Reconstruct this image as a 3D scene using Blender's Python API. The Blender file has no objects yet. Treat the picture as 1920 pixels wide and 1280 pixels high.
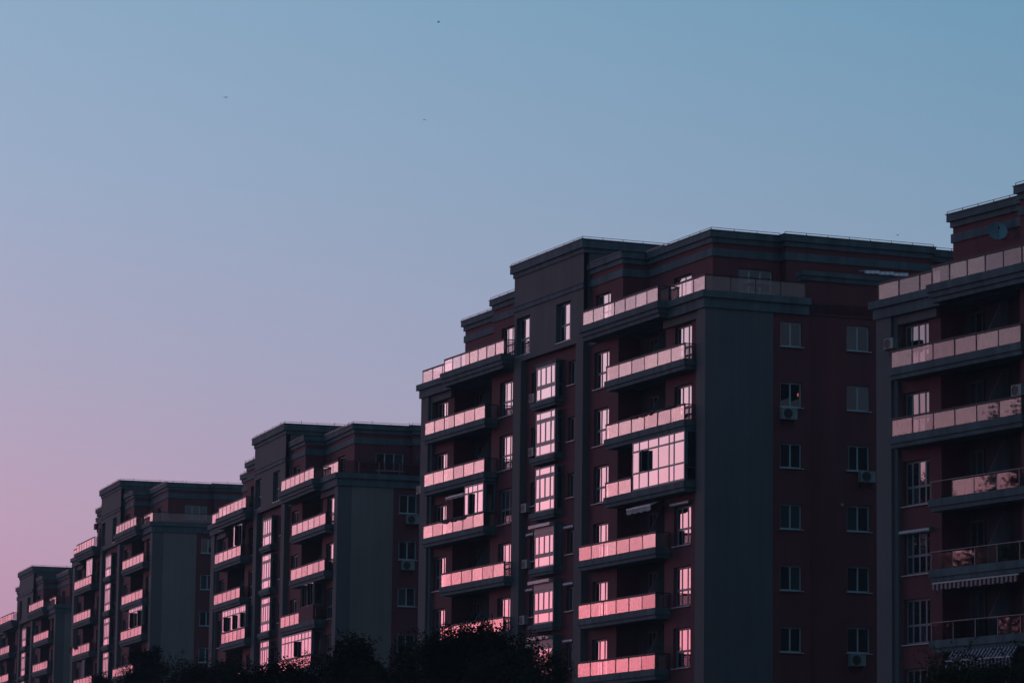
import bpy, math, random
from math import sin, cos, radians, pi, sqrt
from mathutils import Vector, Matrix
random.seed(7)
scene = bpy.context.scene
COL = scene.collection

# ------------------------------------------------------------------ camera
cam = bpy.data.cameras.new('camera')
cam.sensor_width = 36.0
cam.lens = 6673.0 / 1920.0 * 36.0
cam.clip_start = 0.5
cam.clip_end = 5000.0
cam.dof.use_dof = True
cam.dof.focus_distance = 172.0
cam.dof.aperture_fstop = 2.8
camo = bpy.data.objects.new('camera', cam)
COL.objects.link(camo)
PITCH, ROLL = 0.14866, 0.01235
Fv = Vector((0, cos(PITCH), sin(PITCH)))
Rv = Vector((1, 0, 0))
Uv = Rv.cross(Fv)
R2 = Rv * cos(ROLL) + Uv * sin(ROLL)
U2 = -Rv * sin(ROLL) + Uv * cos(ROLL)
camo.matrix_world = Matrix(((R2.x, U2.x, -Fv.x, 0), (R2.y, U2.y, -Fv.y, 0), (R2.z, U2.z, -Fv.z, 0), (0, 0, 0, 1)))
scene.camera = camo

# ------------------------------------------------------------------ dusk sky
SUNSET_AZ = radians(-47.0)          # the glow of the set sun, left of the frame
world = bpy.data.worlds.new('World')
scene.world = world
world.use_nodes = True
nt = world.node_tree
nt.nodes.clear()
def N(t, **kw):
    n = nt.nodes.new(t)
    for k, v in kw.items(): setattr(n, k, v)
    return n
def M(op, a, b=None, c=None, clamp=False):
    n = N('ShaderNodeMath', operation=op, use_clamp=clamp)
    for i, v in enumerate((a, b, c)):
        if v is None: continue
        if isinstance(v, (int, float)): n.inputs[i].default_value = v
        else: nt.links.new(v, n.inputs[i])
    return n.outputs[0]
def lin(c): return tuple((x/255/12.92 if x/255 <= .04045 else ((x/255+.055)/1.055)**2.4) for x in c)
def ramp(fac, stops, srgb=True):
    r = N('ShaderNodeValToRGB')
    r.color_ramp.interpolation = 'B_SPLINE' if False else 'EASE' if False else 'LINEAR'
    el = r.color_ramp.elements
    while len(el) < len(stops): el.new(.5)
    for e, (p, c) in zip(el, stops):
        e.position = p; e.color = (*(lin(c) if srgb else c), 1)
    nt.links.new(fac, r.inputs[0])
    return r.outputs[0]
tc = N('ShaderNodeTexCoord')
sep = N('ShaderNodeSeparateXYZ')
nt.links.new(tc.outputs['Generated'], sep.inputs[0])
X, Y, Z = sep.outputs
el = M('ARCSINE', Z)                                       # radians
eld = M('MULTIPLY', el, 180/pi)                            # degrees
eln = M('DIVIDE', eld, 90.0, clamp=True)
hx, hy = sin(SUNSET_AZ), cos(SUNSET_AZ)
dotp = M('ADD', M('MULTIPLY', X, hx), M('MULTIPLY', Y, hy))
hl = M('SQRT', M('ADD', M('MULTIPLY', X, X), M('MULTIPLY', Y, Y)))
daz = M('MULTIPLY', M('ARCCOSINE', M('MINIMUM', M('DIVIDE', dotp, M('MAXIMUM', hl, 1e-4)), 1.0)), 180/pi)   # degrees from the glow
d = 1/90.0
warm = ramp(eln, [(0, (196, 140, 160)), (3.5*d, (201, 152, 179)), (5.5*d, (195, 162, 187)), (8.0*d, (174, 168, 193)), (11*d, (155, 172, 199)), (14*d, (140, 169, 195)), (25*d, (100, 132, 162)), (90*d, (62, 84, 116))])
cool = ramp(eln, [(0, (162, 148, 174)), (5*d, (157, 160, 188)), (8*d, (141, 160, 188)), (10.5*d, (125, 155, 180)), (14*d, (103, 150, 179)), (25*d, (66, 112, 146)), (90*d, (50, 74, 108))])
s = M('MULTIPLY_ADD', daz, 1/20.0, -38.0/20.0, clamp=True)
mix = N('ShaderNodeMix', data_type='RGBA')
nt.links.new(s, mix.inputs[0]); nt.links.new(warm, mix.inputs[6]); nt.links.new(cool, mix.inputs[7])
# away from the sunset the sky falls to dusk blue
away = ramp(eln, [(0, (124, 117, 136)), (9*d, (108, 123, 145)), (22*d, (90, 128, 150)), (90*d, (72, 96, 128))])
s2 = M('MULTIPLY_ADD', daz, 1/60.0, -62.0/60.0, clamp=True)
mix2 = N('ShaderNodeMix', data_type='RGBA')
nt.links.new(s2, mix2.inputs[0]); nt.links.new(mix.outputs[2], mix2.inputs[6]); nt.links.new(away, mix2.inputs[7])
# afterglow
g = M('POWER', 2.718282, M('MULTIPLY', -1.0, M('POWER', M('DIVIDE', daz, 17.5), 2.0)))
glowc = ramp(eln, [(0, (3.1, .62, .76)), (3.5*d, (2.9, .76, .98)), (5.5*d, (2.4, .98, 1.18)), (7.5*d, (1.85, 1.05, 1.22)), (10*d, (1.05, .76, .92)), (15*d, (.5, .42, .6)), (30*d, (.08, .08, .12)), (60*d, (0, 0, 0))], srgb=False)
sc = N('ShaderNodeVectorMath', operation='SCALE')
nt.links.new(glowc, sc.inputs[0]); nt.links.new(g, sc.inputs[3])
add = N('ShaderNodeVectorMath', operation='ADD')
nt.links.new(mix2.outputs[2], add.inputs[0]); nt.links.new(sc.outputs[0], add.inputs[1])
bg = N('ShaderNodeBackground')
nt.links.new(add.outputs[0], bg.inputs[0]); bg.inputs[1].default_value = 1.07
wo = N('ShaderNodeOutputWorld')
nt.links.new(bg.outputs[0], wo.inputs[0])
world.cycles.sampling_method = 'MANUAL'
world.cycles.sample_map_resolution = 1024

vs = scene.view_settings
vs.view_transform = 'Standard'; vs.look = 'None'; vs.exposure = 0.0; vs.gamma = 1.0; vs.use_curve_mapping = False
scene.cycles.max_bounces = 6
scene.cycles.transparent_max_bounces = 24

# ------------------------------------------------------------------ materials
def new_mat(name):
    m = bpy.data.materials.new(name); m.use_nodes = True
    t = m.node_tree; t.nodes.clear()
    o = t.nodes.new('ShaderNodeOutputMaterial')
    return m, t, o
def paint(name, rgb, rough=.85, var=.18, streak=.25, scale=.35, metal=0.0, spec=.3):
    m, t, o = new_mat(name)
    b = t.nodes.new('ShaderNodeBsdfPrincipled')
    b.inputs['Roughness'].default_value = rough
    b.inputs['Metallic'].default_value = metal
    b.inputs['Specular IOR Level'].default_value = spec
    tcn = t.nodes.new('ShaderNodeTexCoord')
    n1 = t.nodes.new('ShaderNodeTexNoise'); n1.inputs['Scale'].default_value = scale; n1.inputs['Detail'].default_value = 6
    t.links.new(tcn.outputs['Object'], n1.inputs[0])
    mp = t.nodes.new('ShaderNodeMapping'); mp.inputs['Scale'].default_value = (2.2, 2.2, .12)
    t.links.new(tcn.outputs['Object'], mp.inputs[0])
    n2 = t.nodes.new('ShaderNodeTexNoise'); n2.inputs['Scale'].default_value = 1.0; n2.inputs['Detail'].default_value = 5
    t.links.new(mp.outputs[0], n2.inputs[0])
    def mr(src, lo, hi, a=.3, b_=.7):
        q = t.nodes.new('ShaderNodeMapRange'); q.inputs[1].default_value = a; q.inputs[2].default_value = b_
        q.inputs[3].default_value = lo; q.inputs[4].default_value = hi
        t.links.new(src, q.inputs[0]); return q.outputs[0]
    mu = t.nodes.new('ShaderNodeMath'); mu.operation = 'MULTIPLY'
    t.links.new(mr(n1.outputs[0], 1-var, 1+var), mu.inputs[0]); t.links.new(mr(n2.outputs[0], 1-streak, 1+streak*.4), mu.inputs[1])
    vm = t.nodes.new('ShaderNodeVectorMath'); vm.operation = 'SCALE'
    vm.inputs[0].default_value = rgb; t.links.new(mu.outputs[0], vm.inputs[3])
    t.links.new(vm.outputs[0], b.inputs['Base Color'])
    n3 = t.nodes.new('ShaderNodeTexNoise'); n3.inputs['Scale'].default_value = 14; n3.inputs['Detail'].default_value = 3
    t.links.new(tcn.outputs['Object'], n3.inputs[0])
    bp = t.nodes.new('ShaderNodeBump'); bp.inputs['Strength'].default_value = .25; bp.inputs['Distance'].default_value = .01
    t.links.new(n3.outputs[0], bp.inputs['Height']); t.links.new(bp.outputs[0], b.inputs['Normal'])
    t.links.new(b.outputs[0], o.inputs[0])
    return m
def fresnel_fac(t, layers):
    """reflectance of a stack of `layers` clean glass surfaces"""
    lw = t.nodes.new('ShaderNodeLayerWeight'); lw.inputs[0].default_value = .5
    def mm(op, a, b):
        n = t.nodes.new('ShaderNodeMath'); n.operation = op
        for i, v in enumerate((a, b)):
            if isinstance(v, (int, float)): n.inputs[i].default_value = v
            else: t.links.new(v, n.inputs[i])
        return n.outputs[0]
    F = mm('ADD', mm('MULTIPLY', mm('POWER', lw.outputs['Facing'], 5.0), .955), .045)
    return mm('DIVIDE', mm('MULTIPLY', F, float(layers)), mm('ADD', mm('MULTIPLY', F, float(layers-1)), 1.0))
def glass_pane(name, inner, curtain=False, layers=4):
    m, t, o = new_mat(name)
    di = t.nodes.new('ShaderNodeBsdfDiffuse'); di.inputs[0].default_value = (*inner, 1)
    if curtain:
        tcn = t.nodes.new('ShaderNodeTexCoord')
        wv = t.nodes.new('ShaderNodeTexWave'); wv.inputs['Scale'].default_value = 3.5; wv.inputs['Distortion'].default_value = 1.5
        t.links.new(tcn.outputs['Object'], wv.inputs[0])
        mr = t.nodes.new('ShaderNodeMapRange'); mr.inputs[3].default_value = .7; mr.inputs[4].default_value = 1.1
        t.links.new(wv.outputs[1], mr.inputs[0])
        vm = t.nodes.new('ShaderNodeVectorMath'); vm.operation = 'SCALE'; vm.inputs[0].default_value = inner
        t.links.new(mr.outputs[0], vm.inputs[3]); t.links.new(vm.outputs[0], di.inputs[0])
    gl = t.nodes.new('ShaderNodeBsdfGlossy'); gl.inputs['Roughness'].default_value = .015
    gl.inputs[0].default_value = (1, .97, .97, 1)
    mx = t.nodes.new('ShaderNodeMixShader')
    t.links.new(fresnel_fac(t, layers), mx.inputs[0]); t.links.new(di.outputs[0], mx.inputs[1]); t.links.new(gl.outputs[0], mx.inputs[2])
    t.links.new(mx.outputs[0], o.inputs[0])
    return m
def clear_glass(name, tint=(.72, .70, .72), refl=(.90, .78, .74), rough=.02):
    m, t, o = new_mat(name)
    tr = t.nodes.new('ShaderNodeBsdfTransparent'); tr.inputs[0].default_value = (*tint, 1)
    gl = t.nodes.new('ShaderNodeBsdfGlossy'); gl.inputs['Roughness'].default_value = rough; gl.inputs[0].default_value = (*refl, 1)
    mx = t.nodes.new('ShaderNodeMixShader')
    t.links.new(fresnel_fac(t, 2), mx.inputs[0]); t.links.new(tr.outputs[0], mx.inputs[1]); t.links.new(gl.outputs[0], mx.inputs[2])
    t.links.new(mx.outputs[0], o.inputs[0])
    return m
GREY = paint('grey_render', (.074, .084, .098), var=.1, streak=.14)
GREYN = paint('neutral_grey_render', (.155, .134, .126), var=.1, streak=.14)
GREYB = paint('warm_grey_render', (.088, .084, .092), var=.1, streak=.12)
TRIM = paint('slate_trim', (.064, .096, .112), streak=.4)
RED = paint('oxblood_render', (.112, .026, .036), var=.1, streak=.15)
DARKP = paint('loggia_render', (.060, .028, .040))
DIV = paint('loggia_divider', (.15, .145, .165))
METAL = paint('dark_metal', (.016, .015, .018), rough=.6)
DARKF = paint('dark_door_frame', (.045, .05, .06), rough=.6)
FRAME = paint('grey_upvc', (.085, .125, .145), rough=.45, var=.08, streak=.1)
FRAMEL = paint('pale_upvc', (.27, .36, .40), rough=.5, var=.08, streak=.1)
BSTEEL = paint('brushed_steel', (.17, .17, .19), rough=.45, metal=.3)
SILL = paint('sill_metal', (.34, .38, .42), rough=.4)
WHITEP = paint('weathered_white_plastic', (.19, .22, .235), rough=.6)
BLACKP = paint('black_plastic', (.02, .02, .022), rough=.6)
ROOFM = paint('roof_felt', (.05, .05, .055))
COPE = paint('dark_coping', (.05, .045, .055), rough=.5)
PANE = glass_pane('window_glass_dark_room', (.012, .012, .016))
PANEC = glass_pane('window_glass_curtain', (.045, .06, .065), True)
PANEG = glass_pane('gable_glass_dark_room', (.010, .012, .015), layers=1.4)
PANECG = glass_pane('gable_glass_curtain', (.028, .044, .048), True, layers=1.4)
PANEB = glass_pane('window_glass_blind', (.05, .05, .055), False)
GPANELS = [clear_glass('railing_glass', (.85, .84, .85)), clear_glass('smoked_railing_glass', (.70, .68, .70), (.80, .70, .67)), clear_glass('dusty_railing_glass', (.80, .76, .78), (.86, .72, .69), .09)]
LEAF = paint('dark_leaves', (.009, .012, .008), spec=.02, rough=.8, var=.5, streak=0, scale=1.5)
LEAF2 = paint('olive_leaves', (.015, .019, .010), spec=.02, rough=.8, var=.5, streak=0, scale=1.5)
BARK = paint('bark', (.05, .04, .03), scale=3)
GROUND = paint('dry_grass_ground', (.06, .065, .04), scale=.2)
ASPH = paint('asphalt', (.05, .05, .052), scale=.8)
CLOTH_R = paint('dark_red_cloth', (.10, .02, .03))
CLOTH_D = paint('dark_cloth', (.025, .022, .03))
CLOTH_P = paint('pale_pink_cloth', (.35, .24, .26))
AWN_W = paint('pale_awning_canvas', (.30, .31, .31))
def stripes(name, a, b, scale):
    m, t, o = new_mat(name)
    di = t.nodes.new('ShaderNodeBsdfDiffuse')
    tcn = t.nodes.new('ShaderNodeTexCoord'); sp = t.nodes.new('ShaderNodeSeparateXYZ')
    t.links.new(tcn.outputs['Object'], sp.inputs[0])
    def mm(op, x, y):
        n = t.nodes.new('ShaderNodeMath'); n.operation = op
        for i, v in enumerate((x, y)):
            if isinstance(v, (int, float)): n.inputs[i].default_value = v
            else: t.links.new(v, n.inputs[i])
        return n.outputs[0]
    f = mm('GREATER_THAN', mm('FRACT', mm('MULTIPLY', sp.outputs[1], scale), 0), .5)
    mx = t.nodes.new('ShaderNodeMix'); mx.data_type = 'RGBA'
    t.links.new(f, mx.inputs[0]); mx.inputs[6].default_value = (*a, 1); mx.inputs[7].default_value = (*b, 1)
    t.links.new(mx.outputs[2], di.inputs[0]); t.links.new(di.outputs[0], o.inputs[0])
    return m
STRIPE_R = stripes('red_cream_stripes', (.07, .018, .026), (.27, .22, .22), 3.4)
STRIPE_B = stripes('navy_cream_stripes', (.025, .025, .05), (.24, .22, .26), 4.2)

# ------------------------------------------------------------------ helpers
def mesh_from(name, V, Fc, mat):
    me = bpy.data.meshes.new(name); me.from_pydata(V, [], Fc); me.materials.append(mat); me.update(); return me
def boxes(name, bl, mat):
    """bl: (x0,x1,y0,y1,z0,z1)"""
    V, Fc = [], []
    for (x0, x1, y0, y1, z0, z1) in bl:
        n = len(V)
        V += [(x0, y0, z0), (x1, y0, z0), (x1, y1, z0), (x0, y1, z0), (x0, y0, z1), (x1, y0, z1), (x1, y1, z1), (x0, y1, z1)]
        Fc += [tuple(n+i for i in f) for f in ((0, 3, 2, 1), (4, 5, 6, 7), (0, 1, 5, 4), (1, 2, 6, 5), (2, 3, 7, 6), (3, 0, 4, 7))]
    return mesh_from(name, V, Fc, mat)
CACHE = {}
def cached(key, fn):
    if key not in CACHE: CACHE[key] = fn()
    return CACHE[key]
def link(name, me, parent=None, loc=(0, 0, 0), rot=None):
    o = bpy.data.objects.new(name, me); COL.objects.link(o)
    if parent is not None: o.parent = parent
    o.location = loc
    if rot: o.rotation_euler = rot
    return o
def thing(name, label, cat, loc, rotz=0, group=None):
    o = bpy.data.objects.new(name, None); COL.objects.link(o)
    o.location = loc; o.rotation_euler = (0, 0, rotz); o.empty_display_size = .3
    o['label'] = label; o['category'] = cat
    if group: o['group'] = group
    return o
def tag(o, label, cat, group=None):
    o['label'] = label; o['category'] = cat
    if group: o['group'] = group
    return o
def lathe(prof, n, axis='x'):
    V, Fc = [], []
    for (a, r) in prof:
        for i in range(n):
            t = 2*pi*i/n
            V.append((a, r*cos(t), r*sin(t)) if axis == 'x' else (r*cos(t), r*sin(t), a))
    for j in range(len(prof)-1):
        for i in range(n):
            k = (i+1) % n
            Fc.append((j*n+i, j*n+k, (j+1)*n+k, (j+1)*n+i))
    return V, Fc
def tube(V, Fc, p, q, r0, r1, n=8):
    p, q = Vector(p), Vector(q); dd = (q-p).normalized()
    a = dd.orthogonal().normalized(); b = dd.cross(a); k0 = len(V)
    for c, r in ((p, r0), (q, r1)):
        for i in range(n):
            t = 2*pi*i/n; V.append(tuple(c + a*r*cos(t) + b*r*sin(t)))
    for i in range(n):
        k = (i+1) % n; Fc.append((k0+i, k0+k, k0+n+k, k0+n+i))
    Fc.append(tuple(k0+i for i in range(n))); Fc.append(tuple(k0+n+i for i in range(n)))

# ------------------------------------------------------------------ ground
GZ = -1.7
gr = link('ground', boxes('ground', [(-900, 900, -300, 1500, -.5, 0)], GROUND), loc=(0, 0, GZ)); gr['kind'] = 'structure'
rd = link('road', boxes('road', [(-4.5, 4.5, -80, 420, 0, .012)], ASPH), loc=(-8, 30, GZ)); rd.rotation_euler = (0, 0, radians(7)); rd['kind'] = 'structure'
kb = link('pavement', boxes('pavement', [(4.52, 7.5, -80, 420, 0, .13)], paint('paving_concrete', (.22, .21, .2), scale=1)), loc=(-8, 30, GZ)); kb.rotation_euler = (0, 0, radians(7)); kb['kind'] = 'structure'

# ------------------------------------------------------------------ apartment block
class Block:
    H = 2.9
    def __init__(s, label, x, y, dz, yaw, nwide, kmin, pl=35.0, cols=3):
        s.a = radians(yaw); s.x, s.y = x, y
        s.root = thing('apartment_block', label, 'building', (x, y, GZ), s.a, 'stepped apartment blocks in a row')
        s.tick = y > 200; s.zo = dz - GZ; s.nwide = nwide; s.kmin = kmin; s.pl = pl; s.cols = cols
    # building coordinates: u along the facade (to the left), w into the depth, z up
    def P(s, u, w, z): return (w, u, z + s.zo)
    def world(s, u, w, z):
        return Vector((s.x + cos(s.a)*w - sin(s.a)*u, s.y + sin(s.a)*w + cos(s.a)*u, z + s.zo + GZ))
    def B(s, name, bl, mat, parent=None):
        return link(name, boxes(name, [(w0, w1, u0, u1, z0 + s.zo, z1 + s.zo) for (u0, u1, w0, w1, z0, z1) in bl], mat), s.root if parent is None else parent)
    def wall(s, axis, plane, a0, a1, z0, z1, holes, mat, depth=.22):
        As = sorted({a0, a1, *[h[0] for h in holes], *[h[1] for h in holes]})
        Zs = sorted({z0, z1, *[h[2] for h in holes], *[h[3] for h in holes]})
        V, Fc = [], []
        mp = (lambda a, dd, z: (plane+dd, a, z+s.zo)) if axis == 'u' else (lambda a, dd, z: (a, plane+dd, z+s.zo))
        def quad(*p):
            n = len(V); V.extend(mp(*q) for q in p); Fc.append((n, n+1, n+2, n+3))
        for i in range(len(As)-1):
            for j in range(len(Zs)-1):
                ca, cz = (As[i]+As[i+1])/2, (Zs[j]+Zs[j+1])/2
                if any(h[0] < ca < h[1] and h[2] < cz < h[3] for h in holes): continue
                quad((As[i], 0, Zs[j]), (As[i+1], 0, Zs[j]), (As[i+1], 0, Zs[j+1]), (As[i], 0, Zs[j+1]))
        for (p, q, r, t) in holes:
            quad((p, 0, r), (p, depth, r), (p, depth, t), (p, 0, t)); quad((q, 0, r), (q, depth, r), (q, depth, t), (q, 0, t))
            quad((p, 0, r), (q, 0, r), (q, depth, r), (p, depth, r)); quad((p, 0, t), (q, 0, t), (q, depth, t), (p, depth, t))
        return link('wall', mesh_from('wall', V, Fc, mat), s.root)
    def glazing(s, name, axis, plane, a0, z0, wd, ht, xs, rows, dth=.05, bar=.085, parent=None, sill=True, dark=(), curt=.2, tilt=.35, framemat=None, skipcell=()):
        """xs: inner mullion offsets, rows: list of (z offset of transom); one frame mesh, each pane an object"""
        framemat = framemat or FRAME
        key = (name, axis, round(wd, 2), round(ht, 2), tuple(round(v, 3) for v in xs), tuple(round(v, 3) for v in rows), framemat.name, bar)
        def mp(a0_, a1_, d0, d1, za, zb): return (d0, d1, a0_, a1_, za, zb) if axis == 'u' else (a0_, a1_, d0, d1, za, zb)
        ex = [0, *xs, wd]; ez = [0, *rows, ht]
        def mk():
            bl = []
            for i, xx in enumerate(ex):
                lo = 0 if i == 0 else xx-bar/2; hi = bar if i == 0 else xx+bar/2
                if i == len(ex)-1: lo, hi = wd-bar, wd
                bl.append(mp(lo, hi, 0, dth, 0, ht))
            for i, zz in enumerate(ez):
                lo = 0 if i == 0 else zz-bar/2; hi = bar if i == 0 else zz+bar/2
                if i == len(ez)-1: lo, hi = ht-bar, ht
                bl.append(mp(.003, wd-.003, .004, dth-.004, lo+.001, hi-.001))
            return boxes(name, bl, framemat)
        loc = (plane, a0, z0+s.zo) if axis == 'u' else (a0, plane, z0+s.zo)
        fr = link(name, cached(key, mk), s.root if parent is None else parent, loc)
        for i in range(len(ex)-1):
            for j in range(len(ez)-1):
                if (i, j) in skipcell: continue
                pw, ph = ex[i+1]-ex[i]-bar*.9, ez[j+1]-ez[j]-bar*.9
                mat = PANE if axis == 'u' else PANEG
                if (i, j) in dark: mat = PANEB
                elif random.random() < curt: mat = PANEC if axis == 'u' else PANECG
                pk = ('pane', axis, round(pw, 2), round(ph, 2), mat.name)
                me = cached(pk, lambda: boxes('pane', [mp(-pw/2, pw/2, 0, .012, -ph/2, ph/2)], mat))
                ca, cz = (ex[i]+ex[i+1])/2, (ez[j]+ez[j+1])/2
                pl = (.014, ca, cz) if axis == 'u' else (ca, .014, cz)
                r = (0, random.gauss(0, radians(tilt*.5)), random.gauss(0, radians(tilt))) if axis == 'u' else (random.gauss(0, radians(tilt*.5)), 0, random.gauss(0, radians(tilt)))
                if (i, j) in dark: r = (0, 0, r[2] + radians(-38))
                link('pane', me, fr, pl, r)
        if sill:
            sk = ('sill', axis, round(wd, 2))
            me = cached(sk, lambda: boxes('sill', [mp(-.06, wd+.06, -.26, .03, -.035, 0)], SILL))
            link('sill', me, fr, (0, 0, -.002))
        return fr
    def railing(s, u0, u1, w, zb, n, parent, h=.64, top=.70, mat=None, postmat=None, missing=()):
        """glass balustrade along the facade, child pieces of `parent` (which sits at the origin)"""
        L = (u1-u0)/n
        for i in range(n):
            if i in missing: continue
            gm = random.choice((0, 0, 0, 1, 2))
            me = cached(('gp', round(L, 2), h, gm), lambda: boxes('glass_panel', [(-.006, .006, -L/2+.04, L/2-.04, 0, h)], GPANELS[gm]))
            link('glass_panel', me, parent, s.P(u0+L*(i+.5), w, zb+.02), (0, random.gauss(0, radians(.22)), random.gauss(0, radians(.3))))
        pm = cached(('post', top, (postmat or METAL).name), lambda: boxes('post', [(-.03, .02, -.032, .032, -.12, top)] if postmat is None else [(-.02, .01, -.018, .018, -.12, top)], postmat or METAL))
        for i in range(n+1):
            link('post', pm, parent, s.P(min(max(u0+L*i, u0+.0), u1), w+.015, zb))
        link('handrail', boxes('handrail', [(w-.03, w+.04, u0-.03, u1+.03, zb+top-(.02 if postmat is None else -.02)+s.zo, zb+top+(.06 if postmat is None else .045)+s.zo)], postmat or METAL), parent)
    def side_rail(s, u, w0, w1, zb, n, parent, h=.64, top=.70, ends=True):
        L = (w1-w0)/n
        me = cached(('gps', round(L, 2), h), lambda: boxes('glass_panel', [(-L/2+.02, L/2-.02, -.006, .006, 0, h)], GPANELS[1]))
        pmat = BSTEEL if s.tick and n > 1 else METAL
        pm = cached(('postside', top, pmat.name), lambda: boxes('post', [(-.024, .024, -.024, .024, -.12, top)], pmat))
        for i in range(n):
            link('glass_panel', me, parent, s.P(u, w0+L*(i+.5), zb+.02), (random.gauss(0, radians(.2)), 0, random.gauss(0, radians(.3))))
            link('post', pm, parent, s.P(u+.03, w0+L*(i+1), zb))
        link('handrail', boxes('handrail', [(w0, w1, u-.03, u+.03, zb+top+s.zo, zb+top+.05+s.zo)], METAL), parent)
    def zg(s, k): return 24.28 - s.H*(7-k)
    def balcony(s, k, u0, u1, missing=(), steel=False, panels=6, only=None):
        z = s.zg(k)
        sl = s.B('balcony', [(u0-.10, u1+.10, -.50, .30, z-.31, z), (u0-.02, u1+.02, -.42, .31, z-.50, z-.314)], TRIM)
        r0, r1, n = (u0, u1, panels) if only is None else only
        s.railing(r0, r1, -.42, z, n, sl, missing=missing, postmat=BSTEEL if steel else None)
        s.side_rail(u0, -.40, .30, z, 1, sl)
        return sl
    def enclosure(s, k, u0, u1, z0, z1, xs, rows, dark=(), w=-.40, side=True):
        e = s.glazing('glazed_enclosure', 'u', w, u0, z0, u1-u0, z1-z0, xs, rows, dth=.07, bar=.095, sill=False, dark=dark, curt=.12, tilt=.4)
        if side:
            s.glazing('glazed_side', 'w', u0, w+.08, z0, .62, z1-z0, [], [.62] if z1-z0 > 1.8 else [], sill=False, curt=.0)
        return e
    def build(s):
        zb = -1.7 - s.zo + 1.7 - 0.0
        base = -s.zo                                     # ground in building coordinates
        rows = list(range(7, s.kmin-1, -1))
        s.rows = rows
        T, R = TRIM, RED
        # hidden core added inside to block light; back and end walls
        s.B('light_block_fill', [(1.7, 36.4, 1.66, 17.6, base, 27.0)], DARKP)
        s.B('end_wall', [(36.4, 37.0, .1, 17.9, base, 26.58)], GREYB)
        s.B('back_wall', [(.1, 36.9, 17.62, 18.0, base, 26.57)], R)
        # corner piers
        s.B('pilaster', [(0, .86, 0, .9, base, 26.6), (.86, 1.27, .13, .9, base, 26.6)], GREYB)
        s.B('pilaster', [(35.9, 37.0, 0, .9, base, 26.6), (35.62, 35.9, .14, .9, base, 26.6)], GREYB)
        s.B('pilaster', [(14.27, 15.22, .0, .6, base, 26.92)], GREYB)
        s.B('pilaster', [(22.44, 23.44, .0, .6, base, 26.92)], GREYB)
        W = .33
        def hz(k): return s.zg(k), s.zg(k)+1.9
        A = (2.15, 4.05); Bw = (11.75, 13.6); C = (24.32, 26.12); D = (33.6, 35.5) if s.cols == 4 else (33.72, 35.58)
        for (a0, a1, hu, mats) in ((1.27, 5.08, A, R), (10.63, 14.27, Bw, R), (23.44, 27.26, C, R), (32.74, 35.62, D, R)):
            s.wall('u', W, a0, a1, base, 26.7, [(hu[0], hu[1], *hz(k)) for k in rows], mats)
        # lintels under the terrace
        s.B('lintel', [(1.28, 5.0, .14, .32, 26.22, 26.6)], GREYB)
        s.B('lintel', [(32.78, 35.6, .14, .32, 26.22, 26.6)], GREYB)
        # french windows
        for k in rows:
            z0, z1 = hz(k)
            for q, (u0, u1) in enumerate((A, Bw, C, D)):
                wd = u1-u0; n = s.cols if q == 3 else 3
                xs = [wd*i/n for i in range(1, n)]
                dk = ((n-1, 0),) if random.random() < .25 and n == 3 else ()
                s.glazing('window', 'u', W+.16, u0, z0, wd, z1-z0, xs, [(z1-z0)*.42], dark=dk, bar=.115 if n == 3 else .10)
        # loggias
        for (l0, l1, dv, doors) in ((5.08, 10.63, 7.15, ((5.5, 6.4), (8.3, 9.3))), (27.26, 32.74, 29.6, ((27.8, 28.7), (31.3, 32.3)))):
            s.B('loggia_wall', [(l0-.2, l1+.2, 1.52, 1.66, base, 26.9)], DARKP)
            s.B('loggia_wall', [(l1+.006, l1+.2, W+.004, 1.52, base, 26.9)], R)
            s.B('loggia_wall', [(l0-.2, l0-.006, W+.004, 1.52, base, 26.9)], R)
            for k in rows:
                z = s.zg(k)
                s.B('loggia_floor', [(l0, l1, .31, 1.52, z-.30, z-.05)], GREYB)
                # divider with a raked top
                zt = z + 2.32
                V = []
                for du in (0, .025):
                    V += [(.34, dv+du, z-.05+s.zo), (1.51, dv+du, z-.05+s.zo), (1.51, dv+du, zt+s.zo), (1.2, dv+du, zt+s.zo), (.34, dv+du, z+.75+s.zo)]
                Fc = [(0, 1, 2, 3, 4), (5, 6, 7, 8, 9)] + [(i, (i+1) % 5, 5+(i+1) % 5, 5+i) for i in range(5)]
                link('divider', mesh_from('divider', V, Fc, DIV), s.root)
                for (d0, d1) in doors:
                    s.glazing('door', 'u', 1.44, d0, z-.04, d1-d0, 2.15, [(d1-d0)/2], [], sill=False, curt=.3, framemat=DARKF)
        # tower infill with projecting bays
        small = [(15.9, 16.86, s.zg(k)+.62, s.zg(k)+1.88) for k in rows]
        smal2 = [(20.85, 21.75, s.zg(k)+.62, s.zg(k)+1.88) for k in rows]
        s.wall('u', W, 15.22, 22.44, base, 26.92, small + smal2, R)
        for h in small: s.glazing('window', 'u', W+.14, h[0], h[2], h[1]-h[0], h[3]-h[2], [(h[1]-h[0])/2], [])
        for h in smal2: s.glazing('window', 'u', W+.14, h[0], h[2], h[1]-h[0], h[3]-h[2], [(h[1]-h[0])/2], [])
        for k in rows:
            z = s.zg(k)+.12
            top = {7: 26.2}.get(k, z+2.30)
            sh = getattr(s, 'shutters', {}).get(k)
            bay = s.B('bay_window', [(17.42, 20.66, -.20, W+.02, z-.26, z-.02), (17.5, 20.55, -.13, W+.02, z-.40, z-.263)], T)
            gt = top if not sh else z+1.72
            if k == 7: s.B('bay_cap', [(17.45, 20.2, -.13, W+.02, top+.02, top+.16)], T)
            low = z + (.68 if k == 7 else .60)
            gk = dict(dth=.045, parent=bay, sill=False, curt=.04)
            s.glazing('glazing', 'u', -.10, 17.55, z, 2.55, low-z-.004, [.55, 1.98], [], bar=.08, **gk)
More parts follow.
